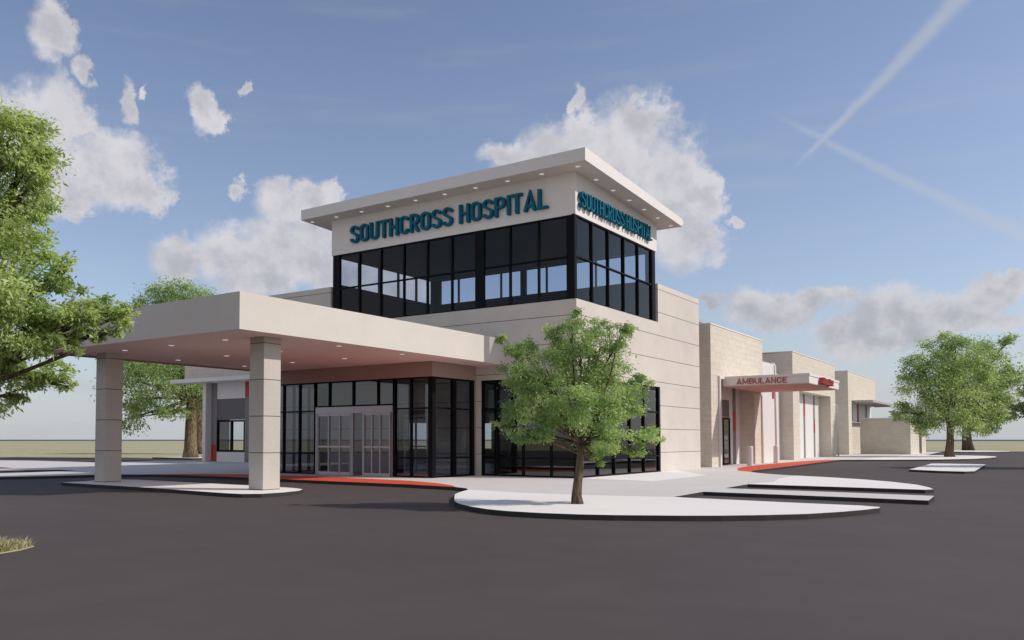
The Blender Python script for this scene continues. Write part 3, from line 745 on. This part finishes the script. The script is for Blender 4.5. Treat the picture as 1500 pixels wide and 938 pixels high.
# small tree on the pale kerb lobe
base = onz(846, 738.5, K)
D = float(base @ FWD)
lob = [(838,468,26,0),(822,492,32,.2),(850,500,40,-.3),(880,505,34,.3),(905,492,26,0),(912,478,18,.1),(800,535,44,0),(765,510,28,.2),(745,500,20,.3),(750,535,28,-.2),(850,545,55,.5),(895,540,42,.4),(905,575,44,-.2),
 (840,590,48,-.6),(790,585,46,-.3),(765,565,34,.4),(752,602,28,.3),(735,622,18,.2),(770,632,28,-.3),(795,640,28,-.2),(815,615,36,-.5),(875,610,44,-.5),(900,630,36,-.2),(890,655,26,-.4),(925,600,30,.3),(932,562,24,.4),(940,640,26,.1),(960,640,18,.2),(930,655,20,0),(875,675,16,-.3),(870,480,22,.4),(860,640,30,.6)]
tree('shade_tree', tuple(base), 1.30, .115, px_lobes(lob, D, .80), .064, 60000, M['leaf'] and 'leaf', 'bark', 'small bushy green tree on the pale kerb in front of the corner glass', None, clump=.19, lean=(.03, .05), droop=.55)

# big tree by the left edge of the frame (trunk stands just outside it)
base = (-13.9, 5.9, 0.0); D = 11.9
lob = [(15,195,60,0),(45,205,42,.2),(62,245,34,.2),(20,255,70,.4),(40,290,38,.1),(-40,230,90,.5),(-60,330,100,0),(10,335,55,.3),(45,370,40,.2),(-10,400,80,-.4),(60,405,40,.1),(95,395,26,.2),(40,440,55,-.3),(85,450,45,.1),(110,470,36,0),(125,440,26,.2),(145,455,26,.1),(168,462,26,.2),(190,452,14,.2),(178,480,18,.1),(150,488,20,.1),(60,490,40,-.2),(10,480,55,-.2),(-60,450,90,0),(95,500,22,0),(108,515,12,0),
 (15,540,42,.8),(55,545,36,1.0),(85,550,24,1.0),(30,575,24,.9),(-30,560,60,.7),(100,565,12,1.0)]
tree('shade_tree', base, 2.5, .2, px_lobes(lob, D, .92), .085, 46000, 'leaf2', 'bark', 'large leafy light green tree overhanging the left edge above the dry grass', None, clump=.18, droop=.5, twig=3)

# trees behind the canopy
base = onz(279, 670.5, K); D = float(base @ FWD)
lob = [(255,445,40,0),(285,435,30,1),(225,452,28,0),(240,428,20,0),(270,432,26,-.5),(250,450,40,-.5),(200,540,40,-1),(190,580,38,-1),(225,560,48,-2),(250,530,55,0),(215,605,28,-1.5),(255,600,26,-1.5),(190,610,22,-1),(275,570,40,0),(300,560,36,1),(320,575,30,1),(300,500,55,2),(240,490,60,0),(200,500,50,0),(335,530,45,2),(170,550,30,0)]
tree('shade_tree', tuple(base), 4.6, .50, px_lobes(lob, D, 1.0), .22, 48000, 'leaf3', 'bark2', 'broad thick-trunked tree seen between the two canopy columns', None, clump=.21, twig=3, fork_r=.75)
base = onz(292, 665.0, K-.1); D = float(base @ FWD)
lob = [(300,555,40,0),(330,545,40,0),(320,585,25,0),(290,520,55,0),(345,500,50,0),(305,590,16,0)]
tree('shade_tree', tuple(base), 7.5, .45, px_lobes(lob, D, 1), .4, 9000, 'leaf3', 'bark2', 'slimmer second tree half hidden behind the thick trunk beyond the canopy', None, clump=.21, twig=2, fork_r=.8)

# trees at the right
base = onz(1391, 669.5, K); D = float(base @ FWD)
lob = [(1400,500,24,0),(1380,510,26,1),(1405,530,38,0),(1350,530,26,0),(1335,545,20,1),(1375,545,36,-1),(1425,545,34,0),(1345,575,32,0),(1325,600,20,0),(1318,602,13,-1),(1335,612,20,0),(1385,590,44,-1.5),(1430,590,38,0),(1360,610,26,-1),(1350,630,16,-1),(1445,565,28,1),(1415,615,26,-1),(1465,590,22,0),(1460,610,20,0),(1440,620,18,0),(1385,560,30,1)]
tree('shade_tree', tuple(base), 3.0, .33, px_lobes(lob, D, .92), .21, 38000, 'leaf3', 'bark', 'round green tree nearest the stone wall on the long kerb at right', None, clump=.21, twig=4)
base = onz(1418.5, 659.8, K); D = float(base @ FWD)
lob = [(1430,520,36,0),(1465,510,24,0),(1475,500,14,0),(1455,545,36,0),(1480,570,22,0),(1490,552,12,0),(1450,590,36,0),(1475,545,20,0),(1420,560,40,0),(1480,598,16,0),(1440,610,24,0),(1400,600,30,0),(1465,610,18,0)]
tree('shade_tree', tuple(base), 6.2, .60, px_lobes(lob, D, .86), .33, 18000, 'leaf3', 'bark', 'thicker farther tree rising behind the round tree on the end island', None, clump=.21, twig=3)
base = onz(1590, 687, 0.0); D = float(base @ FWD)
lob = [(1590,560,60,0),(1560,600,30,0),(1540,560,40,0),(1620,600,50,0),(1600,510,45,0),(1535,598,24,0),(1512,594,16,0),(1494,602,11,0),(1490,592,7,0)]
tree('shade_tree', tuple(base), 3.0, .3, px_lobes(lob, D, 1), .24, 15000, 'leaf3', 'bark', 'tree past the right edge with only a branch tip showing', None, clump=.21, twig=3)

# ------------------------------------------------------------------ dry grass at the left edge
def grass_patch():
    poly_c = np.array([-14.6, 5.7]); n = 16000
    P = []
    tip = onz(50, 801, 0)[:2]; lo = onz(-120, 826, 0)[:2]; hi = onz(-120, 792, 0)[:2]
    A = np.array([tip, hi, lo]); far = onz(-420, 860, 0)[:2]; far2 = onz(-420, 788, 0)[:2]
    # the patch is a long tongue of turf: mound + blades
    outline = [tuple(tip), tuple(onz(30, 806.5, 0)[:2]), tuple(onz(0, 811.5, 0)[:2]), tuple(lo), tuple(far), tuple(far2), tuple(hi), tuple(onz(0, 797, 0)[:2]), tuple(onz(30, 798.5, 0)[:2])]
    b = MB(); b.prism(outline, -.01, .012); struct(b.build('turf_bed', M['field']))
    from mathutils.geometry import intersect_point_line
    def inside(p):
        c = False; j = len(outline)-1
        for i in range(len(outline)):
            (xi, yi), (xj, yj) = outline[i], outline[j]
            if (yi > p[1]) != (yj > p[1]) and p[0] < (xj-xi)*(p[1]-yi)/(yj-yi)+xi: c = not c
            j = i
        return c
    xs = [o[0] for o in outline]; ys = [o[1] for o in outline]
    pts = []
    while len(pts) < n:
        p = (random.uniform(min(xs), max(xs)), random.uniform(min(ys), max(ys)))
        if inside(p): pts.append((p[0], p[1], .005))
    P = np.array(pts); m = len(P)
    d = rng.normal(size=(m, 3))*.45; d[:, 2] = 1; d /= np.linalg.norm(d, axis=1)[:, None]
    s = rng.normal(size=(m, 3)); s[:, 2] = 0; s /= np.linalg.norm(s, axis=1)[:, None]
    h = rng.uniform(.05, .17, m)[:, None]; w = .008
    mid = P+d*h*.6; tipv = P+d*h+np.concatenate([rng.normal(size=(m, 2))*.03, -.012*np.ones((m, 1))], 1)
    V = np.stack([P-s*w, P+s*w, mid+s*w*.7, tipv, mid-s*w*.7], 1).reshape(-1, 3)
    me = bpy.data.meshes.new('grass'); me.vertices.add(5*m); me.vertices.foreach_set('co', V.astype(np.float32).ravel())
    me.loops.add(5*m); me.loops.foreach_set('vertex_index', np.arange(5*m, dtype=np.int32))
    me.polygons.add(m); me.polygons.foreach_set('loop_start', np.arange(0, 5*m, 5, dtype=np.int32)); me.polygons.foreach_set('loop_total', np.full(m, 5, dtype=np.int32))
    me.update(calc_edges=True); me.validate()
    at = me.attributes.new('tint', 'FLOAT', 'FACE'); at.data.foreach_set('value', rng.uniform(0, 1, m).astype(np.float32))
    me.materials.append(M['straw'])
    o = bpy.data.objects.new('grass', me); COL.objects.link(o); o['kind'] = 'stuff'
    tag(o, 'pale dry grass tuft at the left edge of the asphalt', 'grass')
grass_patch()

# ------------------------------------------------------------------ light and sky
SAZ, SEL = radians(25.6), radians(38.0)
SD = Vector((cos(SEL)*cos(SAZ), cos(SEL)*sin(SAZ), sin(SEL)))
sun = bpy.data.lights.new('sun', 'SUN'); sun.energy = 2.4; sun.angle = radians(.6); sun.color = (1, .93, .84)
so = bpy.data.objects.new('sun', sun); COL.objects.link(so); so.rotation_euler = SD.to_track_quat('Z', 'Y').to_euler(); so.location = (40, 20, 40)

w = bpy.data.worlds.new('World'); SC.world = w; w.use_nodes = True
nt = w.node_tree; nt.nodes.clear()
out = N(nt, 'ShaderNodeOutputWorld'); bg = N(nt, 'ShaderNodeBackground'); L(nt, bg.outputs[0], out.inputs[0])
bg.inputs[1].default_value = .1
sky = N(nt, 'ShaderNodeTexSky', sky_type='NISHITA'); sky.sun_disc = False
sky.sun_elevation = SEL; sky.sun_rotation = radians(90)-SAZ; sky.altitude = 200; sky.air_density = 1.0; sky.dust_density = .9; sky.ozone_density = 1.2
hs = N(nt, 'ShaderNodeHueSaturation'); hs.inputs['Saturation'].default_value = .90; L(nt, sky.outputs[0], hs.inputs['Color'])
tc = N(nt, 'ShaderNodeTexCoord'); dirv = tc.outputs['Generated']
sp = N(nt, 'ShaderNodeSeparateXYZ'); L(nt, dirv, sp.inputs[0])
def dotv(v):
    n = N(nt, 'ShaderNodeVectorMath', operation='DOT_PRODUCT'); L(nt, dirv, n.inputs[0]); n.inputs[1].default_value = tuple(v); return n.outputs['Value']
az = math_(nt, 'ARCTAN2', dotv(RGT), dotv(FWD)); el = math_(nt, 'ARCSINE', sp.outputs[2])
ae = N(nt, 'ShaderNodeCombineXYZ'); L(nt, az, ae.inputs[0]); L(nt, el, ae.inputs[1])
def azel(px, py):
    d = ray(px, py); d = d/np.linalg.norm(d); return atan2(d @ RGT, d @ FWD), math.asin(d[2])
nz = N(nt, 'ShaderNodeTexNoise'); nz.inputs['Scale'].default_value = 17; nz.inputs['Detail'].default_value = 10; nz.inputs['Roughness'].default_value = .66; L(nt, ae.outputs[0], nz.inputs['Vector'])
nz2 = N(nt, 'ShaderNodeTexNoise'); nz2.inputs['Scale'].default_value = 9; nz2.inputs['Detail'].default_value = 5; L(nt, ae.outputs[0], nz2.inputs['Vector'])
wv = N(nt, 'ShaderNodeVectorMath', operation='MULTIPLY_ADD'); L(nt, nz.outputs['Color'], wv.inputs[0]); wv.inputs[1].default_value = (.075, .065, 0)
off = N(nt, 'ShaderNodeVectorMath', operation='SUBTRACT'); L(nt, ae.outputs[0], off.inputs[0]); off.inputs[1].default_value = (.0375, .0325, 0)
L(nt, off.outputs[0], wv.inputs[2]); P0 = wv.outputs[0]
blobs = [(77,47,36,36),(125,100,20,15),(15,185,70,62),(88,165,42,52),(60,240,70,60),(150,255,70,52),(190,275,50,40),(225,292,26,22),(95,300,60,16),(188,152,16,26),(215,140,9,9),(297,158,20,32),(318,178,20,16),(367,131,10,9),(348,280,13,12),
 (410,300,38,30),(460,290,38,20),(490,283,16,14),(262,375,42,36),(340,370,62,46),(420,375,90,60),(390,412,80,26),(470,330,50,40),(520,395,60,50),(590,420,45,40),
 (900,255,110,95),(985,275,65,88),(850,190,34,36),(848,145,12,22),(745,235,45,20),(1000,350,48,52),(930,185,50,32),(1040,290,28,40),(820,230,60,50),(780,260,60,50),
 (1150,452,72,30),(1105,445,45,26),(1195,436,45,18),(1245,490,50,30),(1310,455,60,36),(1355,470,70,32),(1290,505,60,20),(1440,438,40,30),(1478,415,22,16),(1440,477,65,18),(1075,327,9,7),(1040,440,14,9),
 (-150,120,120,60),(1750,300,160,80),(1650,480,120,40),(-200,420,120,50)]
dens = None
for px, py, a, c in blobs:   # sky directions of the cumulus puffs
    u, v = azel(px, py); ra, rc = a*.9/FOC, c*.9/FOC
    if abs(px-750) > 600 or py < 200: ra *= .9
    n = N(nt, 'ShaderNodeVectorMath', operation='MULTIPLY_ADD'); L(nt, P0, n.inputs[0]); n.inputs[1].default_value = (1/ra, 1/rc, 0); n.inputs[2].default_value = (-u/ra, -v/rc, 0)
    ln = N(nt, 'ShaderNodeVectorMath', operation='LENGTH'); L(nt, n.outputs[0], ln.inputs[0])
    dens = ln.outputs['Value'] if dens is None else math_(nt, 'SMOOTH_MIN', dens, ln.outputs['Value'], .12)
edge = math_(nt, 'ADD', dens, math_(nt, 'MULTIPLY', math_(nt, 'SUBTRACT', nz.outputs['Fac'], .5), 1.5))
mr = N(nt, 'ShaderNodeMapRange', interpolation_type='SMOOTHSTEP'); mr.inputs[1].default_value = 1.30; mr.inputs[2].default_value = .66; L(nt, edge, mr.inputs[0])
cm = math_(nt, 'MULTIPLY', mr.outputs[0], .93)
# a faint low veil of grey cloud near the horizon, and thin cirrus
vm = N(nt, 'ShaderNodeMapping'); vm.inputs['Scale'].default_value = (4, 22, 1); L(nt, ae.outputs[0], vm.inputs[0])
vn = noise(nt, vm.outputs[0], 1.3, 5)
veil = N(nt, 'ShaderNodeMapRange', interpolation_type='SMOOTHSTEP'); veil.inputs[1].default_value = .52; veil.inputs[2].default_value = .72; L(nt, vn, veil.inputs[0])
elv = N(nt, 'ShaderNodeMapRange', interpolation_type='SMOOTHSTEP'); elv.inputs[1].default_value = .22; elv.inputs[2].default_value = .05; L(nt, el, elv.inputs[0])
veilm = math_(nt, 'MULTIPLY', math_(nt, 'MULTIPLY', veil.outputs[0], elv.outputs[0]), .45)
cr = N(nt, 'ShaderNodeMapping'); cr.inputs['Scale'].default_value = (2.2, 16, 1); cr.inputs['Rotation'].default_value = (0, 0, -.22); L(nt, ae.outputs[0], cr.inputs[0])
crn = noise(nt, cr.outputs[0], 1.5, 4)
crm_ = N(nt, 'ShaderNodeMapRange', interpolation_type='SMOOTHSTEP'); crm_.inputs[1].default_value = .48; crm_.inputs[2].default_value = .8; L(nt, crn, crm_.inputs[0])
crm = math_(nt, 'MULTIPLY', crm_.outputs[0], .17)
# aircraft trails: straight bands between two sky directions
def trail(p0, p1, w0, w1, op):
    (u0, v0), (u1, v1) = azel(*p0), azel(*p1); dx, dy = u1-u0, v1-v0; ln = math.hypot(dx, dy); dx /= ln; dy /= ln
    def lin(ax_, ay_, c): 
        n = N(nt, 'ShaderNodeVectorMath', operation='DOT_PRODUCT'); L(nt, tP, n.inputs[0]); n.inputs[1].default_value = (ax_, ay_, 0)
        return math_(nt, 'ADD', n.outputs['Value'], c)
    t = math_(nt, 'DIVIDE', lin(dx, dy, -(dx*u0+dy*v0)), ln); s = math_(nt, 'ABSOLUTE', lin(-dy, dx, dy*u0-dx*v0))
    wd = math_(nt, 'ADD', math_(nt, 'MULTIPLY', t, (w1-w0)/FOC), w0/FOC)
    k = N(nt, 'ShaderNodeMapRange', interpolation_type='SMOOTHSTEP'); k.inputs[1].default_value = 1.2; k.inputs[2].default_value = 0; L(nt, math_(nt, 'DIVIDE', s, math_(nt, 'MAXIMUM', wd, .0005)), k.inputs[0])
    f = N(nt, 'ShaderNodeMapRange', interpolation_type='SMOOTHSTEP'); f.inputs[1].default_value = 0; f.inputs[2].default_value = .25; L(nt, t, f.inputs[0])
    e = N(nt, 'ShaderNodeMapRange'); e.inputs[1].default_value = 1.6; e.inputs[2].default_value = 1.1; L(nt, t, e.inputs[0])
    return math_(nt, 'MULTIPLY', math_(nt, 'MULTIPLY', k.outputs[0], f.outputs[0]), math_(nt, 'MULTIPLY', e.outputs[0], op))
nzt = N(nt, 'ShaderNodeTexNoise'); nzt.inputs['Scale'].default_value = 45; nzt.inputs['Detail'].default_value = 3; L(nt, ae.outputs[0], nzt.inputs['Vector'])
tw = N(nt, 'ShaderNodeVectorMath', operation='MULTIPLY_ADD'); L(nt, nzt.outputs['Color'], tw.inputs[0]); tw.inputs[1].default_value = (.006, .006, 0)
to = N(nt, 'ShaderNodeVectorMath', operation='SUBTRACT'); L(nt, ae.outputs[0], to.inputs[0]); to.inputs[1].default_value = (.003, .003, 0); L(nt, to.outputs[0], tw.inputs[2]); tP = tw.outputs[0]
tr = math_(nt, 'MAXIMUM', trail((1150, 258), (1400, 4), 3, 15, .42), trail((1118, 158), (1500, 345), 4, 12, .30))
# compose
def mixc(fac, a, c):
    m = N(nt, 'ShaderNodeMix', data_type='RGBA')
    if isinstance(fac, float): m.inputs[0].default_value = fac
    else: L(nt, fac, m.inputs[0])
    for i, s_ in ((6, a), (7, c)):
        if isinstance(s_, tuple): m.inputs[i].default_value = (*s_, 1)
        else: L(nt, s_, m.inputs[i])
    return m.outputs[2]
CLS = 3.85
hz = N(nt, 'ShaderNodeMapRange', interpolation_type='SMOOTHSTEP'); hz.inputs[1].default_value = .16; hz.inputs[2].default_value = -.01; L(nt, el, hz.inputs[0])
tintn = N(nt, 'ShaderNodeMix', data_type='RGBA', blend_type='MULTIPLY'); tintn.inputs[0].default_value = 1; L(nt, hs.outputs[0], tintn.inputs[6]); tintn.inputs[7].default_value = (.90, .88, .935, 1)
c0 = mixc(math_(nt, 'MULTIPLY', hz.outputs[0], .8), tintn.outputs[2], (CLS*1.0, CLS*1.06, CLS*1.12))
hz2 = N(nt, 'ShaderNodeMapRange'); hz2.inputs[1].default_value = .46; hz2.inputs[2].default_value = .04; L(nt, el, hz2.inputs[0])
c0 = mixc(math_(nt, 'MULTIPLY', hz2.outputs[0], .19), c0, (CLS*.78, CLS*.92, CLS*1.15))
c0 = mixc(crm, c0, (CLS*1.0, CLS*1.02, CLS*1.08))
c0 = mixc(tr, c0, (CLS*1.05, CLS*1.06, CLS*1.1))
# sunlit upper-right sides of the puffs: compare the billow noise with the same noise a little towards the sun
def billow(dx, dy):
    q = N(nt, 'ShaderNodeVectorMath', operation='ADD'); L(nt, ae.outputs[0], q.inputs[0]); q.inputs[1].default_value = (dx, dy, 0)
    return noise(nt, q.outputs[0], 15, 6, .6)
lit = math_(nt, 'SUBTRACT', billow(0, 0), billow(.012, .016))
shade = N(nt, 'ShaderNodeMapRange', interpolation_type='SMOOTHSTEP'); shade.inputs[1].default_value = -.16; shade.inputs[2].default_value = .14; L(nt, lit, shade.inputs[0])
core = N(nt, 'ShaderNodeMapRange', interpolation_type='SMOOTHSTEP'); core.inputs[1].default_value = .1; core.inputs[2].default_value = 1.1; L(nt, edge, core.inputs[0])
elc = N(nt, 'ShaderNodeMapRange', interpolation_type='SMOOTHSTEP'); elc.inputs[1].default_value = .08; elc.inputs[2].default_value = .30; L(nt, el, elc.inputs[0])
cf = math_(nt, 'ADD', math_(nt, 'ADD', math_(nt, 'MULTIPLY', shade.outputs[0], .5), math_(nt, 'MULTIPLY', elc.outputs[0], .28)), math_(nt, 'MULTIPLY', core.outputs[0], .22))
ccol = mixc(cf, (CLS*.74, CLS*.75, CLS*.86), (CLS*1.36, CLS*1.33, CLS*1.38))
c0 = mixc(veilm, c0, (CLS*.9, CLS*.9, CLS*.98))
c0 = mixc(cm, c0, ccol)
# bright broken cumulus added in the unseen half of the sky as fill light
bk = N(nt, 'ShaderNodeMapRange', interpolation_type='SMOOTHSTEP'); bk.inputs[1].default_value = .05; bk.inputs[2].default_value = -.45; L(nt, dotv(FWD), bk.inputs[0])
bn = noise(nt, dirv, 2.6, 6, .6)
bc = N(nt, 'ShaderNodeMapRange', interpolation_type='SMOOTHSTEP'); bc.inputs[1].default_value = .40; bc.inputs[2].default_value = .56; L(nt, bn, bc.inputs[0])
be0 = N(nt, 'ShaderNodeMapRange', interpolation_type='SMOOTHSTEP'); be0.inputs[1].default_value = -.02; be0.inputs[2].default_value = .05; L(nt, el, be0.inputs[0])
be1 = N(nt, 'ShaderNodeMapRange', interpolation_type='SMOOTHSTEP'); be1.inputs[1].default_value = .95; be1.inputs[2].default_value = .45; L(nt, el, be1.inputs[0])
be = N(nt, 'ShaderNodeMath', operation='MULTIPLY'); L(nt, be0.outputs[0], be.inputs[0]); L(nt, be1.outputs[0], be.inputs[1])
c0 = mixc(math_(nt, 'MULTIPLY', math_(nt, 'MULTIPLY', bk.outputs[0], bc.outputs[0]), math_(nt, 'MULTIPLY', be.outputs[0], .92)), c0, (CLS*1.5, CLS*1.42, CLS*1.38))
L(nt, c0, bg.inputs[0])
w.cycles.sampling_method = 'MANUAL'; w.cycles.sample_map_resolution = 512

# ------------------------------------------------------------------ colour management
vs = SC.view_settings
SC.display_settings.display_device = 'sRGB'
vs.view_transform = 'Standard'; vs.look = 'None'; vs.exposure = .50; vs.gamma = 1.0; vs.use_curve_mapping = False
SC.cycles.max_bounces = 8; SC.cycles.transparent_max_bounces = 16
SC.cycles.use_denoising = True
